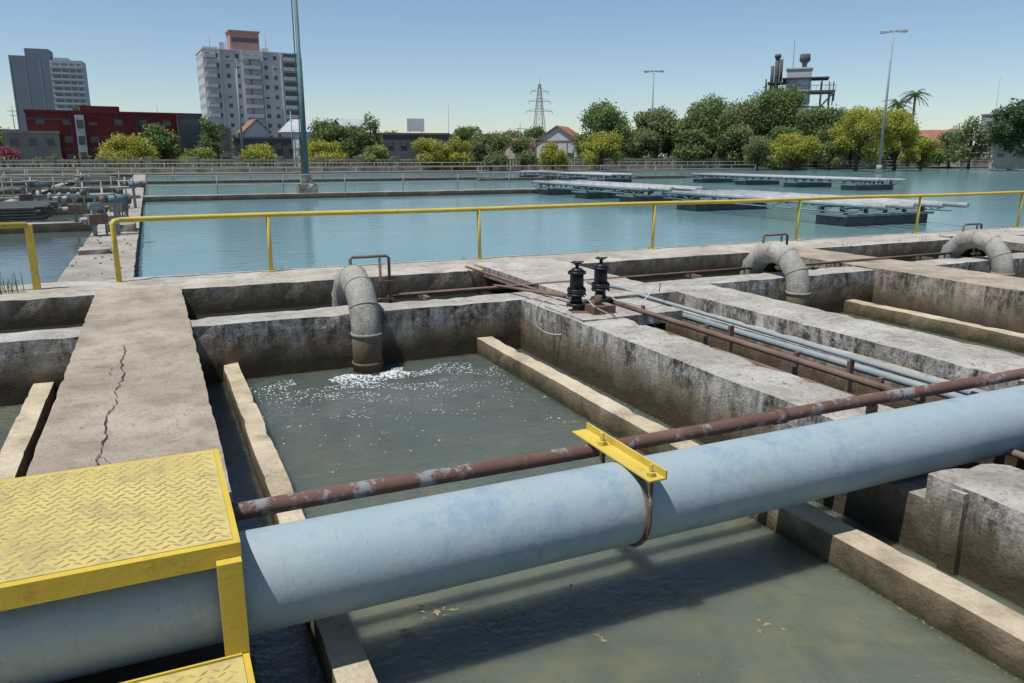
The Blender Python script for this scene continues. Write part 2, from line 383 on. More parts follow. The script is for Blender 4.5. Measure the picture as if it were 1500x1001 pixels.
w.tube([(5.4,8.9,.3),(5.5,8.7,.12),(5.7,8.4,.08),(5.9,8.45,.24),(6.15,8.6,.33),(6.35,8.9,.14)],.008,WIRE,6)
w.tube([(4.95,8.7,.3),(5.0,8.4,.12),(5.15,8.1,.02),(5.3,8.6,.05)],.006,WIRE,6)
w.done('white_cable')
# ------------------------------------------------------------------ splash froth with painted sun glints, and leaves
w=MB()
for i in range(4600):  # white flecks: splash froth mixed with painted sun sparkle on the ripples
    a=R.uniform(0,2*math.pi); far=R.random()<.78
    rr=abs(R.gauss(0,.5 if not far else 1.25))+.18; x=2.35+rr*math.cos(a)*1.5; y=9.55-abs(rr*math.sin(a))*1.0
    if y>9.8 or x<.8 or x>3.93 or y<6.4: continue
    if noise.noise(Vector((x*2.2,y*3.2,0)))<-.08: continue
    s=R.uniform(.0022,.0095)*(1.1 if rr<.6 else .8); z=-.713; el=R.uniform(1,2.4)
    w.add([(x+s*el*math.cos(k*1.257)*R.uniform(.6,1.4),y+s*math.sin(k*1.257)*R.uniform(.5,1.2),z) for k in range(5)]+[(x,y,z+s*.8)],[(k,(k+1)%5,5) for k in range(5)],FOAM_GLINT)
w.done('foam_and_glints')
w=MB()
def bit(x,y,s,z=-.714):
    a=R.uniform(0,6); d=Vector((math.cos(a),math.sin(a),0))*s; n_=Vector((-math.sin(a),math.cos(a),0))*s*.45; c=Vector((x,y,z))
    w.add([c-d,c-n_+Vector((0,0,.003)),c+d,c+n_+Vector((0,0,.003))],[(0,1,2,3)],LEAFB)
for cx,cy_,nn in ((1.1,3.9,11),(1.37,4.0,9),(1.62,3.74,7),(1.75,3.78,8),(2.1,3.4,6),(3.1,3.07,5),(1.3,4.05,6),(2.8,3.6,4),(2.2,3.9,4),(3.3,5.6,4),(1.3,6.5,3),(2.4,5.9,3),(3.5,4.4,4),(1.9,7.2,3)):
    for i in range(nn): bit(cx+R.gauss(0,.045),cy_+R.gauss(0,.04),R.uniform(.008,.032))
for i in range(220): bit(R.uniform(.85,3.9),R.uniform(2.2,8.2),R.uniform(.003,.009))
for i in range(160): bit(3.96-abs(R.gauss(0,.03)),R.uniform(2.0,5.5),R.uniform(.004,.012))
w.done('floating_leaves')
w=MB()
def tuft(x,y,z,h,n,sp):
    for i in range(n):
        bx=x+R.gauss(0,sp); by=y+R.gauss(0,sp*.6); a=R.uniform(0,6.28); l=h*R.uniform(.4,1); t=R.uniform(.1,.5)*l
        wv=Vector((math.cos(a+1.57),math.sin(a+1.57),0))*.005; p=Vector((bx,by,z)); q_=p+Vector((math.cos(a)*t*.4,math.sin(a)*t*.4,l*.6)); e=p+Vector((math.cos(a)*t,math.sin(a)*t,l))
        w.add([p-wv,p+wv,q_+wv,q_-wv,e],[(0,1,2,3),(3,2,4)],GRASS)
tuft(-2.1,13.5,0,.4,45,.12); tuft(-2.4,13.4,0,.2,30,.2)
for i in range(30): tuft(R.uniform(-.4,26),14.36,-.02,R.uniform(.03,.08),8,.06)
for i in range(6): tuft(R.uniform(14,22),12.95+R.uniform(-.1,.6),-.01,R.uniform(.04,.1),10,.1)
w.done('weeds')
# small grit and fallen leaves on the slabs
w=MB()
for i in range(260):
    x0,x1,y0,y1,z=R.choice([(-.88,.25,5,12.8,.033),(-1,26,12.85,14.3,.003),(4.7,5.25,4.3,8.1,.003),(7.05,7.85,4.3,9.8,.023)])
    bit(R.uniform(x0,x1),R.uniform(y0,y1),R.uniform(.006,.02),z+.004)
w.done('fallen_leaf_litter')
# ------------------------------------------------------------------ mid-distance basin walls, railings
w=MB(); w.rough(-1.55,-.42,14.4,42.98,-1.6,0,C_WALL_FAR,.3,.012); w.rough(-1.55,-.42,43.95,97.3,-1.6,0,C_WALL_FAR,.8,.012); w.done('basin_dividing_wall')
w=MB(); w.rough(-1.55,27,43,43.9,-1.6,.02,C_WALL_FAR,.5,.012); w.done('basin_cross_wall')
w=MB(); w.rough(27,60,66,66.6,-1.6,.02,C_WALL_FAR,.8,.012); w.box(-.4,30,70,70.7,-1.6,0,C_WALL_FAR); w.done('basin_cross_wall')
w=MB(); w.box(-90,190,97.4,99.4,-1.6,.05,C_WALL_FAR); w.done('basin_far_wall')
w=MB()
for y,x0 in ((27,-40),(35,-50),(44.2,-60),(56,-70),(72,-80)):
    w.box(x0,-1.57,y,y+.6,-1.6,.02,C_WALL_FAR)
for x in (-6.2,-14,-24,-36): w.box(x,x+.5,27.6,96,-1.6,-.03,C_WALL_FAR)
w.done('settling_basin_walls')
def rail(name,pts,h=1.0,step=2.5,r=.03,m=RAILG,mid=True):
    w=MB()
    for (x0,y0),(x1,y1) in zip(pts[:-1],pts[1:]):
        L=math.hypot(x1-x0,y1-y0); n=max(1,int(L/step))
        for i in range(n+1):
            f=i/n; x=x0+(x1-x0)*f; y=y0+(y1-y0)*f; w.tube([(x,y,0),(x,y,h)],r,m,6)
        for z in ((h,h*.5) if mid else (h,)): w.tube([(x0,y0,z),(x1,y1,z)],r,m,6)
    w.done(name)
rail('metal_railing',[(-1.8,44.5),(-60,44.5)]); rail('metal_railing',[(-.2,43.7),(26.5,43.7)],1.0,3,.022)
rail('metal_railing',[(-1.8,56.3),(-70,56.3)],1.05,3,.04); rail('metal_railing',[(-80,72.3),(29,70.3)],1.05,3,.035)
rail('metal_railing',[(-80,98.2),(180,98.2)],1.1,3,.045); rail('metal_railing',[(-6,28),(-6,44)],1,2.5); rail('metal_railing',[(27,66.3),(59,66.3)],1.05,3,.035)
rail('metal_railing',[(-1.8,35.2),(-45,35.2)])
w=MB()
for i in range(9):
    for j in range(5):
        w.box(-7.5+R.uniform(-.1,.1),-3.2+R.uniform(-.2,.2),28.2+i*.5,28.2+i*.5+.3,.02+j*.09,.02+j*.09+.05,LPIER)
w.done('stacked_planks')
w=MB()
for i in range(6): w.tube([(-3.0-i*.35,37+R.uniform(0,1),.2),(-3.2-i*.4,43,.2)],.1,LTUBE,8)
w.done('stored_pipes')
w=MB() # steel footbridge over the settling basin
w.box(-16,-1.6,48,49,.25,.33,C_WALL_FAR)
for x in np.arange(-15.5,-1.6,2.4):
    w.box(x,x+.25,48.1,48.9,-1.5,.25,C_WALL_FAR)
    for y in (48.05,48.95): w.tube([(x,y,.33),(x,y,1.35)],.03,RAILG,6)
for y in (48.05,48.95):
    for z in (.85,1.35): w.tube([(-16,y,z),(-1.7,y,z)],.03,RAILG,6)
w.done('footbridge')
def sluice(x,y,rot,motor=False):
    w=MB()
    for dx in (-.28,.28): w.box(dx-.04,dx+.04,-.05,.05,0,.75,POLEG)
    w.box(-.36,.36,-.07,.07,.75,.83,POLEG); w.tube([(0,0,0),(0,0,1.2)],.025,STEEL,8); w.tube([(0,0,.83),(0,0,1.0)],.09,RUST2,12)
    rim=[(.27*math.cos(a),.27*math.sin(a),1.04) for a in np.linspace(0,2*math.pi,21)]; w.tube(rim,.022,POLEG,8)
    for i in range(4):
        a=i*math.pi/2; w.tube([(0,0,1.04),(.27*math.cos(a),.27*math.sin(a),1.04)],.015,POLEG,6)
    w.box(-.45,.0,-.2,.2,.3,.55,RUST2); w.tube([(-.6,0,.42),(.5,0,.42)],.06,STEEL,10)
    if motor: w.tube([(.1,0,.9),(.6,0,.9)],.12,LBLUE,12); w.tube([(.6,0,.9),(.66,0,.9)],.14,RUST2,12)
    w.done('sluice_gate_gear',(x,y,0),rot)
sluice(-1.15,22.6,.4,True); sluice(-.9,27.5,1.2); sluice(-1.9,27.3,0); sluice(-4.2,35.3,.2,True); sluice(-9,44.4,0,True); sluice(-3.1,44.5,.6); sluice(-13,35.3,.5); sluice(-.9,34,.3,True); sluice(-18,56.3,0)
w=MB(); w.rough(-1.5,-.9,18.2,19,0,.10,C_WALL_FAR,.2,.03); w.rough(-1.2,-.5,23.4,24.4,0,.2,C_WALL_FAR,.2,.03)
for i in range(60): 
    x=R.uniform(-1.5,-.5);y=R.uniform(15,30);s=R.uniform(.015,.05); w.box(x,x+s,y,y+s*1.3,-.01,s*.6,C_WALL_FAR)
w.done('concrete_rubble')
# launders
def launder(x0,y0,y1,wd=3.0,npier=3,nt=5):
    w=MB()
    for i in range(nt):
        x=x0+.2+(wd-.4)*i/(nt-1); off=R.uniform(-.6,.6)
        w.tube([(x,y0+off-.3,.44+R.uniform(-.02,.02)),(x,y1+off,.44)],.08,LTUBE,10)
    for i in range(npier):
        y=y0+.8+(y1-y0-3.0)*i/(npier-1)
        w.box(x0-.2,x0+wd+.2,y,y+1.3,-1.5,.06,LPIER); w.box(x0-.35,x0+wd+.35,y-.12,y+1.42,.06,.13,LBLUE)
        for x in np.linspace(x0-.1,x0+wd+.1,5): w.box(x-.05,x+.05,y+.1,y+.2,.13,.30,LPIER); w.box(x-.05,x+.05,y+1.1,y+1.2,.13,.30,LPIER)
        w.box(x0-.3,x0+wd+.3,y+.08,y+.2,.30,.35,LPIER); w.box(x0-.3,x0+wd+.3,y+1.08,y+1.2,.30,.35,LPIER)
    for x in (x0-.25,x0+wd+.25):
        w.tube([(x,y0,.42),(x,y1,.42)],.04,LBLUE,6); w.tube([(x,y0,.2),(x,y1,.2)],.025,LBLUE,6)
        y=y0
        while y<y1-1: w.tube([(x,y,.42),(x,y+.6,.2)],.022,LBLUE,5); w.tube([(x,y+1.2,.42),(x,y+.6,.2)],.022,LBLUE,5); y+=1.2
    w.done('launder_pipe_rack')
launder(20.6,17.7,28.5,3.4,2); launder(21.2,31,43,3.2,3); launder(42.5,37,56,3,4); launder(34,56,73,3,4)
# ------------------------------------------------------------------ far balustrade
BAL=plain('balustrade_cream',(.42,.37,.30),.9,.4,.5)
w=MB(); x=-75
while x<185:
    w.box(x-.35,x+.35,102.6,103.3,0,1.75,BAL); w.box(x-.45,x+.45,102.5,103.4,1.75,1.88,BAL)
    w.box(x+.35,x+4.65,102.75,103.15,0,.45,BAL); w.box(x+.35,x+4.65,102.7,103.2,1.35,1.55,BAL)
    for i in range(9): bx=x+.6+i*.47; w.box(bx,bx+.2,102.85,103.05,.45,1.35,BAL)
    x+=5
w.done('balustrade_wall')
# ------------------------------------------------------------------ poles
def lamp(d,k,h,m,r=.16,head=True):
    w=MB(); w.tube([(0,0,0),(0,0,h*.5),(0,0,h)],r,m,12,True,True,[r,r*.75,r*.45])
    w.tube([(0,0,0),(0,0,.8)],r*1.8,m,12); w.box(-.45,.45,-.45,.45,-.1,.15,C_WALL_FAR)
    w.tube([(-1.4,0,h-.1),(0,0,h+.05),(1.4,0,h-.1)],.06,m,6)
    for s in (-1,1):
        w.box(s*1.0-.32 if s>0 else -1.6,1.6 if s>0 else -.68,-.22,.22,h-.08,h+.14,STEEL)
        w.box(s*.35-.2,s*.35+.2,-.2,.2,h-.02,h+.18,STEEL)
    x,y=at(d,k); w.done('lamp_post',(x,y,0),face(k))
lamp(103,.463,17,POLEG,.2); lamp(130,.174,15,POLEG,.2); lamp(108,-.338,14.2,POLEG,.22)
w=MB(); w.tube([(0,0,0),(0,0,7),(0,0,7.02),(0,0,20)],.14,POLE,14,True,True,[.16,.14,.11,.07]); w.tube([(0,0,0),(0,0,.1)],.3,POLE,14)
w.rough(-.5,.5,-.5,.5,-1,.5,C_WALL_FAR,.2,.03); w.rough(-.3,.3,-.3,.3,.5,1.0,C_WALL_FAR,.15,.02)
w.tube([(-.2,0,1),(-.2,0,16)],.03,POLE,6); w.box(-.26,.0,-.05,.05,13.2,13.3,POLE)
w.box(-1.4,-.7,-.2,.2,20,20.25,STEEL); w.box(.7,1.4,-.2,.2,20,20.25,STEEL); w.tube([(-1.2,0,20),(1.2,0,20)],.05,POLE,6)
w.done('lamp_post',(7.75,43.9,0),0)
# ------------------------------------------------------------------ buildings
GLASS=M('window_glass',.2,.5); GLASS.col((.06,.075,.09)); GLASS=GLASS.m
WHITE=plain('wall_white',(.52,.54,.56),.9,.15,.2); REDB=plain('wall_red',(.17,.032,.034),.9,.25,.3); DGREY=plain('tower_dark_grey',(.17,.20,.245),.8,.1,.05)  # tower grey is lightened in colour to stand for distance haze
LGREY=plain('tower_light_grey',(.38,.41,.44),.8,.1,.1); PINK=plain('wall_salmon',(.42,.25,.22),.9,.15,.3); ROOFR=plain('roof_tiles_red',(.30,.14,.095),.9,.3,1)
ROOFG=plain('roof_grey',(.40,.41,.42),.7,.2,.5); DARKB=plain('wall_dark',(.10,.10,.105),.9,.3,.3); CONB=plain('wall_grey',(.28,.27,.25),.9,.3,.4); BEIGE=plain('wall_beige',(.40,.35,.285),.9,.2,.4)
def block(name,d,k,W,D,H,wall_m,nf,nc,extra=0,ww=.5,wh=.5,parts=None,roof_m=None,base=0,trim=None):
    wl=MB();wn=MB();tr=MB()
    trim=trim or wall_m
    wl.box(-W/2,W/2,0,D,0,H,wall_m); wl.box(-W/2-.15,W/2+.15,-.15,D+.15,H,H+.35,roof_m or wall_m)
    fh=(H-base)/nf
    for i in range(nf):
        z0=base+i*fh+fh*(1-wh)*.5; z1=z0+fh*wh
        cw=W/nc
        for j in range(nc):
            cx=-W/2+(j+.5)*cw; hw=cw*ww/2
            wn.box(cx-hw,cx+hw,-.03,.02,z0,z1,GLASS)
            tr.box(cx-hw-.08,cx+hw+.08,-.14,-.001,z0-.12,z0-.002,trim); tr.box(cx-hw-.08,cx-hw,-.09,-.001,z0,z1,trim); tr.box(cx+hw,cx+hw+.08,-.09,-.001,z0,z1,trim)
            if (i*7+j*3)%4==0: tr.box(cx-hw,cx+hw,-.06,-.032,z0+(z1-z0)*.45,z1,trim)
        nd=max(1,int(nc*D/W)); cd=D/nd
        for j in range(nd):
            cyy=(j+.5)*cd; hw=cd*ww/2
            for s in (-1,1):
                xa=s*W/2; wn.box(min(xa-.02*s,xa+.03*s),max(xa-.02*s,xa+.03*s),cyy-hw,cyy+hw,z0,z1,GLASS)
    P={'walls':wl,'windows':wn,'trim':tr}
    if parts: P.update(parts)
    x,y=at(d,k); return group(name,P,(x,y,-.02),face(k,extra))
p=MB(); p.box(-5.9,-4.7,-.5,0,.5,8.0,WHITE)
for z in (1.2,3.6,6.0): p.box(-5.75,-4.85,-.56,-.5,z,z+1.3,GLASS)
p.box(-5,0.5,2,8,8.7,9.5,REDB); p.box(8.5,12.2,-.8,0,3,8.4,DARKB); p.box(9,11.7,-.84,-.8,4,7.6,GLASS); p.box(-12.3,-6.5,-.06,0,7.2,7.5,DARKB); p.box(-12.3,12,-.07,0,2.9,3.1,DARKB)
for x in (2.5,3.1,-6.6): p.box(x,x+.15,-.1,0,0,8.4,DARKB)
block('red_brick_building',125,-.49,24.5,12,8.3,REDB,3,7,4,.34,.35,{'bay':p},base=.5)
block('low_building',118,-.60,7,8,5.2,CONB,2,3,0,.4,.4); block('low_building',150,-.655,10,8,6.5,DARKB,2,4,0,.4,.4)
x,y=at(400,-.569); wl=MB();lt=MB();wn=MB()
wl.box(-16,1.2,0,14,0,49,DGREY); wl.box(-9,1.2,0,14,49,52.5,DGREY)
for i in range(8): wl.box(-15.8+i*2.1,-15.6+i*2.1,-.12,0,2,48,LGREY) if i%3==0 else None
lt.box(1.2,15.5,-1,13,0,47.5,LGREY); lt.box(3,9,3,10,47.5,49,LGREY)
for i in range(16):
    z=1+i*2.85; wn.box(2.2,14.6,-1.08,-1,z+1.2,z+2.3,DGREY); lt.box(1.2,15.5,-1.7,-1,z,z+.9,LGREY) 
    for xx in (5.5,9,12): lt.box(xx,xx+.8,-1.2,-1,z,z+2.85,LGREY)
group('high_rise_tower',{'dark_slab':wl,'light_slab':lt,'windows':wn},(x,y,0),face(-.569,-8))
p=MB(); p.box(-5,3.6,5,12,33,39,PINK); p.box(-4.6,3.2,4.9,5,36,37.2,GLASS); p.box(-8.5,-7,4,6,33,35.5,WHITE); p.box(4.2,6,4,6,33,34.5,WHITE); p.box(-5.4,4,4.7,12.3,39,39.4,PINK)
p.box(-13.5,-9,3,9,33,33.9,WHITE)
for i in range(11):
    z=2+i*2.85; p.box(-2.4,2.4,-1.3,0,z,z+1.05,WHITE); p.box(-13.6,-10.4,-1.0,0,z,z+1.0,WHITE); p.box(9.4,13.8,-1.2,0,z,z+1.05,WHITE); p.box(9.6,13.6,-.1,0,z+1.05,z+2.4,GLASS)
for x in (-9.6,-3.0,2.9,8.6): p.box(x,x+.5,-.7,0,0,33,WHITE)
p.box(-.8,-.2,-.06,0,1,32,PINK) 
for x in (-6.5,5.5,-11): p.tube([(x,5,33),(x,5,37+R.uniform(0,2))],.08,STEEL,5)
block('white_apartment_building',250,-.3185,28,16,32.7,WHITE,11,10,10,.38,.42,{'balconies':p},base=1)
def house(d,k,W,D,He,Hr,wm,rm,extra=0,gable_front=True,timber=None):
    wl=MB();rf=MB();wn=MB()
    wl.box(-W/2,W/2,0,D,0,He,wm)
    if gable_front:
        wl.add([(-W/2,0,He),(W/2,0,He),(0,0,Hr),(-W/2,D,He),(W/2,D,He),(0,D,Hr)],[(0,1,2),(3,5,4)],wm)
        o=.35
        for s in (-1,1):
            a=Vector((s*(W/2+o),0,He-o*(Hr-He)/(W/2))); t=Vector((0,0,Hr))
            rf.add([(a.x,-o,a.z),(0,-o,t.z),(0,D+o,t.z),(a.x,D+o,a.z),(a.x,-o,a.z+.2),(0,-o,t.z+.2),(0,D+o,t.z+.2),(a.x,D+o,a.z+.2)],[(0,1,2,3),(4,7,6,5),(0,4,5,1),(2,6,7,3),(0,3,7,4)],rm)
    else:
        o=.4
        for s in (0,1):
            y0=-o if s==0 else D+o; ym=D/2
            rf.add([(-W/2-o,y0,He),(W/2+o,y0,He),(W/2+o,ym,Hr),(-W/2-o,ym,Hr)],[(0,1,2,3)],rm)
        wl.add([(-W/2,0,He),(-W/2,D,He),(-W/2,D/2,Hr-.2),(W/2,0,He),(W/2,D,He),(W/2,D/2,Hr-.2)],[(0,1,2),(3,5,4)],wm)
    for j in range(3):
        cx=-W/2+(j+.5)*W/3
        for z in ([1.2,4] if He>5 else [1.2]): wn.box(cx-W*.08,cx+W*.08,-.04,.02,z,z+1.3,GLASS)
    if timber:
        for j in range(5): wl.box(-W/2+j*W/4-.1,-W/2+j*W/4+.1,-.06,-.002,0,He,timber)
        wl.box(-W/2,W/2,-.08,-.062,He-.2,He+.05,timber)
    x,y=at(d,k); group('gable_house',{'walls':wl,'roof':rf,'windows':wn},(x,y,-.02),face(k,extra))
house(150,-.262,8.5,10,6.3,8.8,WHITE,ROOFG,-25,False); house(152,-.318,4.5,8,6.5,8.6,WHITE,ROOFR,10); house(158,-.205,10,9,6.5,9.2,WHITE,ROOFG,20,False)
house(145,.056,7.8,8,4.6,7.1,WHITE,ROOFR,-15,True,ROOFR); house(150,.535,8,9,4,6.8,BEIGE,ROOFR,15,False); house(160,.585,7,8,4,6.2,BEIGE,ROOFG,10,False)
house(150,.03,6,8,3.6,5.2,BEIGE,ROOFR,25,False)
block('dark_flat_building',140,-.12,11.5,8,5.5,DARKB,2,5,0,.4,.3)
bb=MB(); bb.box(-1.5,1.5,0,.2,6.2,8.3,WHITE); bb.box(-1.1,-1,0,.2,5.4,6.2,STEEL); bb.box(1,1.1,0,.2,5.4,6.2,STEEL); bb.box(-1.6,1.6,-.05,0,6.1,6.2,STEEL); x,y=at(141,-.12); bb.done('billboard',(x,y,0),face(-.12))
block('flat_roof_building',150,-.285,18,8,5,DARKB,2,8,0,.4,.4); block('flat_roof_building',165,-.06,12,8,6,CONB,2,5,0,.4,.4); block('flat_roof_building',175,-.165,10,8,6.5,BEIGE,2,5,0,.4,.4)
block('concrete_block_building',170,.605,6.5,7,10.3,CONB,3,2,-15,.35,.3); block('low_building',120,.64,8,6,5,BEIGE,1,3,0,.3,.3); block('flat_roof_building',150,-.4,14,8,7,CONB,2,5,0,.4,.4)
block('flat_roof_building',160,.47,16,8,4.5,WHITE,1,6,0,.4,.4)
w=MB(); w.box(-2.4,2.3,-2.3,2.3,0,18.8,LGREY); w.box(-2.6,2.5,-2.5,2.5,18.8,19.1,WHITE); w.box(-.2,1.8,-2.32,-2.3,13,17,WHITE)
w.box(-6.6,6.9,-3,3,14.2,14.6,DARKB); w.box(-3.2,5.6,-3,3,16.9,17.15,DARKB); w.box(-6,-2,-2.5,2.5,16.2,16.45,DARKB)
for x in (-6.4,-4.5,4.2,5.8,6.6): w.box(x,x+.25,-2.9,-2.6,11 if abs(x)<6 else 12.5,17 if x<5 else 14.4,DARKB); w.box(x,x+.2,2.4,2.7,12,16.6,DARKB)
w.beam((-6.4,-2.9,14.2),(-2.4,-2.3,9),.3,DARKB); w.beam((6.7,-2.9,14.2),(2.3,-2.3,9),.3,DARKB); w.box(-5,5,-2.9,-2.7,11.3,11.6,DARKB)
for x in np.arange(-6.6,7,.9): w.box(x,x+.07,-3,-2.93,14.6,15.6,DARKB)
w.box(-6.6,6.9,-3,-2.93,15.5,15.6,DARKB)
w.tube([(-4.4,0,14.5),(-4.4,0,22)],.45,DARKB,10); w.tube([(-5.3,.5,14.5),(-5.3,.5,19.8)],.35,DARKB,10); w.tube([(-4.4,0,21.3),(-4.4,0,21.9)],.65,DARKB,10); w.tube([(-3.6,0,16),(-3.6,0,21)],.3,DARKB,10)
w.tube([(.8,0,19),(.8,0,20),(.8,0,20.6),(.8,0,21.8)],.6,DARKB,12,True,True,[.45,.5,1.1,1.0]); w.tube([(-1.4,0,19),(-1.4,0,24.5)],.05,DARKB,5)
x,y=at(165,.353); w.done('industrial_stack_tower',(x,y,0),face(.353))
w=MB(); H=27.6
def hw(z): return 2.6*(1-z/H)**1.0+.35
lv=[0,5,9.5,13.5,17,20,22.5,25,H]
for i in range(len(lv)-1):
    a,b_=lv[i],lv[i+1]; A=[(s*hw(a),t*hw(a),a) for s,t in((-1,-1),(1,-1),(1,1),(-1,1))]; B=[(s*hw(b_),t*hw(b_),b_) for s,t in((-1,-1),(1,-1),(1,1),(-1,1))]
    for k in range(4):
        w.beam(A[k],B[k],.17,STEEL); w.beam(A[k],B[(k+1)%4],.09,STEEL); w.beam(A[(k+1)%4],B[k],.09,STEEL); w.beam(B[k],B[(k+1)%4],.09,STEEL)
for z,l in ((18,5),(21.5,4.2),(25,3.4)):
    for s in (-1,1): w.beam((0,0,z),(s*l,0,z),.16,STEEL); w.beam((0,0,z+1.2),(s*l,0,z),.11,STEEL); w.tube([(s*l,0,z),(s*l,0,z-1)],.1,STEEL,5)
w.beam((0,0,27),(0,0,30),.12,STEEL)
x,y=at(300,.034); w.done('transmission_pylon',(x,y,0),face(.034,15))
for d,k,h in ((180,-.079,13),(190,.60,20),(150,-.44,11)):
    w=MB(); w.tube([(0,0,0),(0,0,h)],.06,STEEL,6); x,y=at(d,k); w.done('antenna_mast',(x,y,0),face(k))
for d,k,h in ((150,-.62,11),(140,.01,7.5),(150,-.275,10)):
    w=MB(); w.tube([(0,0,0),(0,0,h)],.09,POLEG,6); w.box(-.8,.8,-.05,.05,h-1,h-.9,POLEG); w.box(-.5,.5,-.05,.05,h-1.8,h-1.7,POLEG); x,y=at(d,k); w.done('utility_pole',(x,y,0),face(k))
# ------------------------------------------------------------------ trees
def leafmat(name,c):
    m=M(name,.65,.25); d=tuple(x*.7 for x in c)
    cc=m.mix(m.mr(m.noise(.9,4),.35,.65),c,d); m.col(cc)
    t=m.n('ShaderNodeBsdfTranslucent'); m.set(t.inputs[0],cc); x=m.n('ShaderNodeMixShader'); x.inputs[0].default_value=.35
    out=m.nt.nodes['Material Output']; m.nt.links.new(m.b.outputs[0],x.inputs[1]); m.nt.links.new(t.outputs[0],x.inputs[2]); m.nt.links.new(x.outputs[0],out.inputs[0]); return m.m
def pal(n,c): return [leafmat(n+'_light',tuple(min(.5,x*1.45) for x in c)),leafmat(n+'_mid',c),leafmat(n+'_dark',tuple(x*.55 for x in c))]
PY=pal('foliage_yellow_green',(.33,.33,.06)); PG=pal('foliage_green',(.135,.195,.065)); PO=pal('foliage_olive',(.19,.22,.09)); PD=pal('foliage_dark',(.075,.125,.055)); PL=pal('foliage_lime',(.21,.26,.07))  # leaf colours brightened to imitate haze over the far trees
PPK=pal('foliage_pink',(.30,.08,.12))
BARK=plain('bark',(.09,.065,.045),.95,.4,6)
def leaves(pts,nrm,size,rng,mats,name,parent=None,loc=None,trunk=None,mi=None):
    n=len(pts); a=rng.normal(size=(n,3)); a=a+nrm*.6; a/=np.linalg.norm(a,axis=1)[:,None]
    b=rng.normal(size=(n,3)); u=np.cross(a,b); u/=np.linalg.norm(u,axis=1)[:,None]; v=np.cross(a,u)
    s=(size*rng.uniform(.5,1.3,n))[:,None]
    V=np.stack([pts-u*s,pts-v*s*.6,pts+u*s,pts+v*s*.6],1).reshape(-1,3)
    F=np.arange(4*n).reshape(n,4)
    return V,F
def tree(d,k,H,W,P,seed,dens=1.0,name='broadleaf_tree',trunkh=.22,lobes=9,squash=1.0,leaf=.2,xy=None):
    rng=np.random.default_rng(seed); w=MB()
    th=H*trunkh; tr=max(.08,W*.028)
    w.tube([(0,0,-.1),(tr*.5,0,th*.6),(-tr*.4,tr*.4,th*1.2),(0,0,H*.6)],tr,BARK,8,True,True,[tr*1.4,tr,tr*.8,tr*.3])
    C=[];Rr=[]
    for i in range(lobes):
        a=i*2.4+rng.uniform(-.4,.4); q=rng.uniform(.1,1)**.5; rr=W*.5*rng.uniform(.24,.44)
        z=th+(H-th)*rng.uniform(.15,.85); lim=(W*.5-rr*.8)*(1.05-.55*max(0,(z-th)/(H-th)-.35)); x_=math.cos(a)*q*lim; y_=math.sin(a)*q*lim
        rz=min(rr*.8*squash,(H-z)); rz=max(rz,(H-th)*.12)
        C.append((x_,y_,min(z,H-rz))); Rr.append((rr,rr,rz))
    C.append((rng.uniform(-.1,.1)*W,0,H-(H-th)*.2)); Rr.append((W*.18,W*.18,(H-th)*.2))
    for c in C: w.tube([(0,0,th*rng.uniform(.7,1.3)),tuple(np.array(c)*[.5,.5,.8]),c],tr*.4,BARK,5,True,False,[tr*.55,tr*.35,tr*.12])
    allp=[];alln=[];mi=[]
    for c,r_ in zip(C,Rr):
        area=(r_[0]*r_[1]+r_[0]*r_[2]*2); n=int(area*95*dens*(.2/leaf)**1.3); n=min(max(n,100),1400)
        q=rng.normal(size=(n,3)); q/=np.linalg.norm(q,axis=1)[:,None]
        rad=rng.uniform(.35,1.0,n)**.5*(1+.3*np.sin(q[:,0]*7+seed)*np.cos(q[:,2]*6+q[:,1]*5))
        p_=np.array(c)+q*rad[:,None]*np.array(r_)+rng.normal(size=(n,3))*.07*W*.3
        allp.append(p_);alln.append(q)
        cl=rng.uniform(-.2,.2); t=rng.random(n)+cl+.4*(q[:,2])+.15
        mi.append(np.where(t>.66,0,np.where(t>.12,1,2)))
    p_=np.concatenate(allp); nn=np.concatenate(alln); mi=np.concatenate(mi)
    keep=p_[:,2]>.15; p_=p_[keep];nn=nn[keep];mi=mi[keep]
    V,F=leaves(p_,nn,leaf,rng,P,name)
    x,y=xy if xy else at(d,k)
    e=bpy.data.objects.new(name,None); scene.collection.objects.link(e); e.location=(x,y,-.02)
    w.done('trunk',parent=e)
    me=bpy.data.meshes.new('crown'); me.from_pydata(V.tolist(),[],F.tolist())
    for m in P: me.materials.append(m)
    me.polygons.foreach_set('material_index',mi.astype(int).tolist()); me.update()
    o=bpy.data.objects.new('crown',me); scene.collection.objects.link(o); o.parent=e
sd=1
for (d,k,H,W,P) in [(104,-.483,4.6,7.8,PY),(106,-.395,2.9,5.6,PL),(106,-.318,3.4,5.8,PY),(106,-.236,3.9,6.4,PY),(106,-.172,3.5,4.4,PL),(108,-.105,4.2,5.8,PY),(109,-.071,4.6,5,PY),
   (108,-.0275,5.0,6,PO),(108,.013,4.5,4.6,PO),(110,.0515,3.9,4.8,PY),(112,.1116,5.3,6.2,PY),(118,.352,5.1,8,PY),(118,.40,4.3,5,PO),(116,.4335,8.8,9.0,PY),(118,.482,8.6,8.4,PY),(122,.515,4.6,6.4,PY),(120,.309,4.8,5.4,PO)]:
    sd+=1; tree(d,k,H,W,P,sd,1.3,'round_ornamental_tree',.1,12,1,.14)
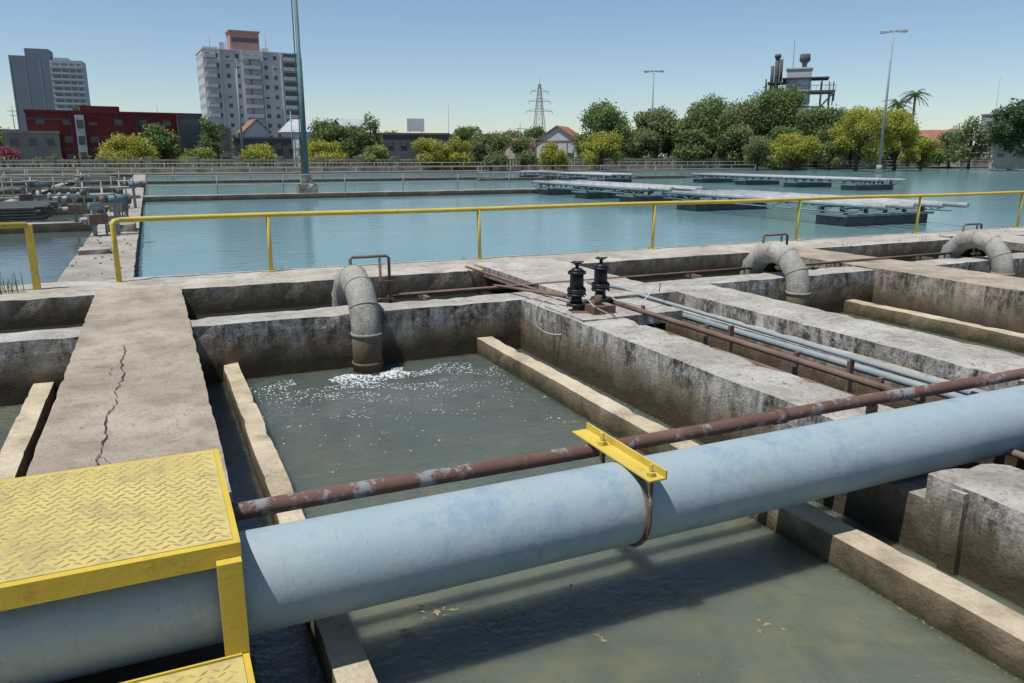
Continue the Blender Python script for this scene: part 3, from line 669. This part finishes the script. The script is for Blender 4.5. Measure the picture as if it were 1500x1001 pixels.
for (d,k,H,W,P,dn) in [(114,-.44,6.5,5.6,PG,.7),(120,-.379,8,5,PG,.4),(130,-.236,7.5,8.4,PG,.9),(128,-.206,6.7,7.4,PG,.9),(132,-.176,9,4.5,PO,.4),(130,.1133,10.6,10.6,PG,.85),(131,.18,9.4,10.2,PO,.85),(134,.215,8.2,8,PG,.9),
   (132,.249,11.4,11.6,PG,.85),(140,.29,11.2,10,PO,.85),(138,.326,13.2,14,PG,.85),(133,.382,9.6,12,PG,.85),(138,.425,9.6,10,PO,.9),(128,.575,8,7.4,PO,.45),(121,.627,10.2,8.2,PD,1),(118,.665,10,8,PD,1),(160,-.056,7.6,7.5,PG,1),
   (172,.03,8.2,7,PG,1),(140,.55,6,7,PG,1),(180,-.532,13.3,5.5,PD,1),(122,-.635,6,6,PG,.8),(145,.13,7,9,PG,1),(145,.45,7.5,10,PG,1),(128,.28,6.5,7,PO,1),(128,.16,6,7,PO,1),(160,.0,7,6,PO,1),(150,-.155,6.3,7,PG,.9),(150,.5,7,6,PG,1),(127,.225,6,7,PG,1),(128,.335,6.5,8,PG,1)]:
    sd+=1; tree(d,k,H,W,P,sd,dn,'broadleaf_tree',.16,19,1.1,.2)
sd+=1; tree(112,-.64,3.2,5,PPK,sd,1,'bougainvillea_bush',.1,7,1,.16)
def palm(d,k,H,s):
    rng=random.Random(s); w=MB(); w.tube([(0,0,0),(.15,0,H*.5),(0,0,H-1.5)],.25,BARK,8,True,True,[.3,.22,.18])
    for i in range(30):
        a=rng.uniform(0,6.28); el=rng.uniform(-.3,1.3); L=rng.uniform(2.2,3.1); pts=[]
        for t in range(7):
            f=t/6; rr=L*f*math.cos(el*(1-f*.5)); z=H-1.5+L*f*math.sin(el)-1.9*f*f
            pts.append(Vector((rr*math.cos(a),rr*math.sin(a),z)))
        w.tube(pts,.03,PD[1],4,False)
        sd_=Vector((-math.sin(a),math.cos(a),0))
        for t in range(6):
            for q in (0,.5):
                c=pts[t].lerp(pts[t+1],q); l=.55*(1-(t/8))
                for s_ in (-1,1): e=c+sd_*s_*l+Vector((math.cos(a)*.2,math.sin(a)*.2,-.3)); w.add([c,c+Vector((0,0,.1)),e],[(0,1,2)],PG[rng.randint(0,2)])
    x,y=at(d,k); w.done('palm_tree',(x,y,0))
palm(140,.498,13.6,3); palm(143,.478,12.2,4); palm(125,-.37,7.5,5)
rng=np.random.default_rng(5); pts=[];mi=[]
for i in range(150):
    k=-.75+1.55*i/150+rng.uniform(-.01,.01); d=rng.uniform(175,215); h=rng.uniform(3.5,7.0); W=rng.uniform(6,11); n=230
    x,y=at(d,k); q=rng.normal(size=(n,3)); q/=np.linalg.norm(q,axis=1)[:,None]; q*=rng.uniform(.4,1,n)[:,None]**.5
    pts.append(np.array((x,y,h*.5))+q*np.array((W/2,W/2,h*.55))); mi.append(np.clip(np.where(rng.random(n)>.6,0,1)+rng.integers(0,2),0,2))
p_=np.concatenate(pts); V,F=leaves(p_,np.zeros_like(p_),.45,rng,PG,'x')
me=bpy.data.meshes.new('distant_tree_line'); me.from_pydata(V.tolist(),[],F.tolist())
for m in PG: me.materials.append(m)
me.polygons.foreach_set('material_index',np.concatenate(mi).astype(int).tolist()); o=bpy.data.objects.new('distant_tree_line',me); scene.collection.objects.link(o)
pts=[]
for i in range(170):
    x=-70+i*1.5; h=rng.uniform(.8,2.2); n=70; q=rng.normal(size=(n,3)); q/=np.linalg.norm(q,axis=1)[:,None]
    pts.append(np.array((x,105.5+rng.uniform(0,4),h*.5))+q*np.array((1.2,1,h*.55)))
p_=np.concatenate(pts); V,F=leaves(p_,np.zeros_like(p_),.2,rng,PO,'x'); me=bpy.data.meshes.new('hedge'); me.from_pydata(V.tolist(),[],F.tolist())
for m in PO: me.materials.append(m)
me.polygons.foreach_set('material_index',rng.integers(0,3,len(F)).tolist()); o=bpy.data.objects.new('hedge',me); scene.collection.objects.link(o)
# ------------------------------------------------------------------ light, sky, camera
EL=math.radians(68); sx,sy_=-.9,-.15; L=math.hypot(sx,sy_); sx/=L; sy_/=L
sun=bpy.data.lights.new('sun','SUN'); sun.energy=5.0; sun.angle=math.radians(.5); sun.color=(1,.975,.93)
so=bpy.data.objects.new('sun',sun); scene.collection.objects.link(so)
so.rotation_euler=Vector((-sx*math.cos(EL),-sy_*math.cos(EL),-math.sin(EL))).to_track_quat('-Z','Y').to_euler()
wd=bpy.data.worlds.new('World'); scene.world=wd; wd.use_nodes=True; nt=wd.node_tree
sk=nt.nodes.new('ShaderNodeTexSky'); sk.sky_type='NISHITA'; sk.sun_disc=False; sk.sun_elevation=EL; sk.sun_rotation=math.atan2(sx,sy_); sk.air_density=1.0; sk.dust_density=.2; sk.ozone_density=3.5
bg=nt.nodes['Background']; nt.links.new(sk.outputs[0],bg.inputs[0]); bg.inputs[1].default_value=.11
cam=bpy.data.cameras.new('camera'); cam.lens=27.2; cam.sensor_width=36; cam.clip_end=6000; cam.clip_start=.05
co=bpy.data.objects.new('camera',cam); scene.collection.objects.link(co); co.location=(0,0,2.0); co.rotation_euler=(math.radians(90-13.52),0,-math.radians(YAW))
scene.camera=co
scene.view_settings.view_transform='Standard'; scene.view_settings.look='None'; scene.view_settings.exposure=0
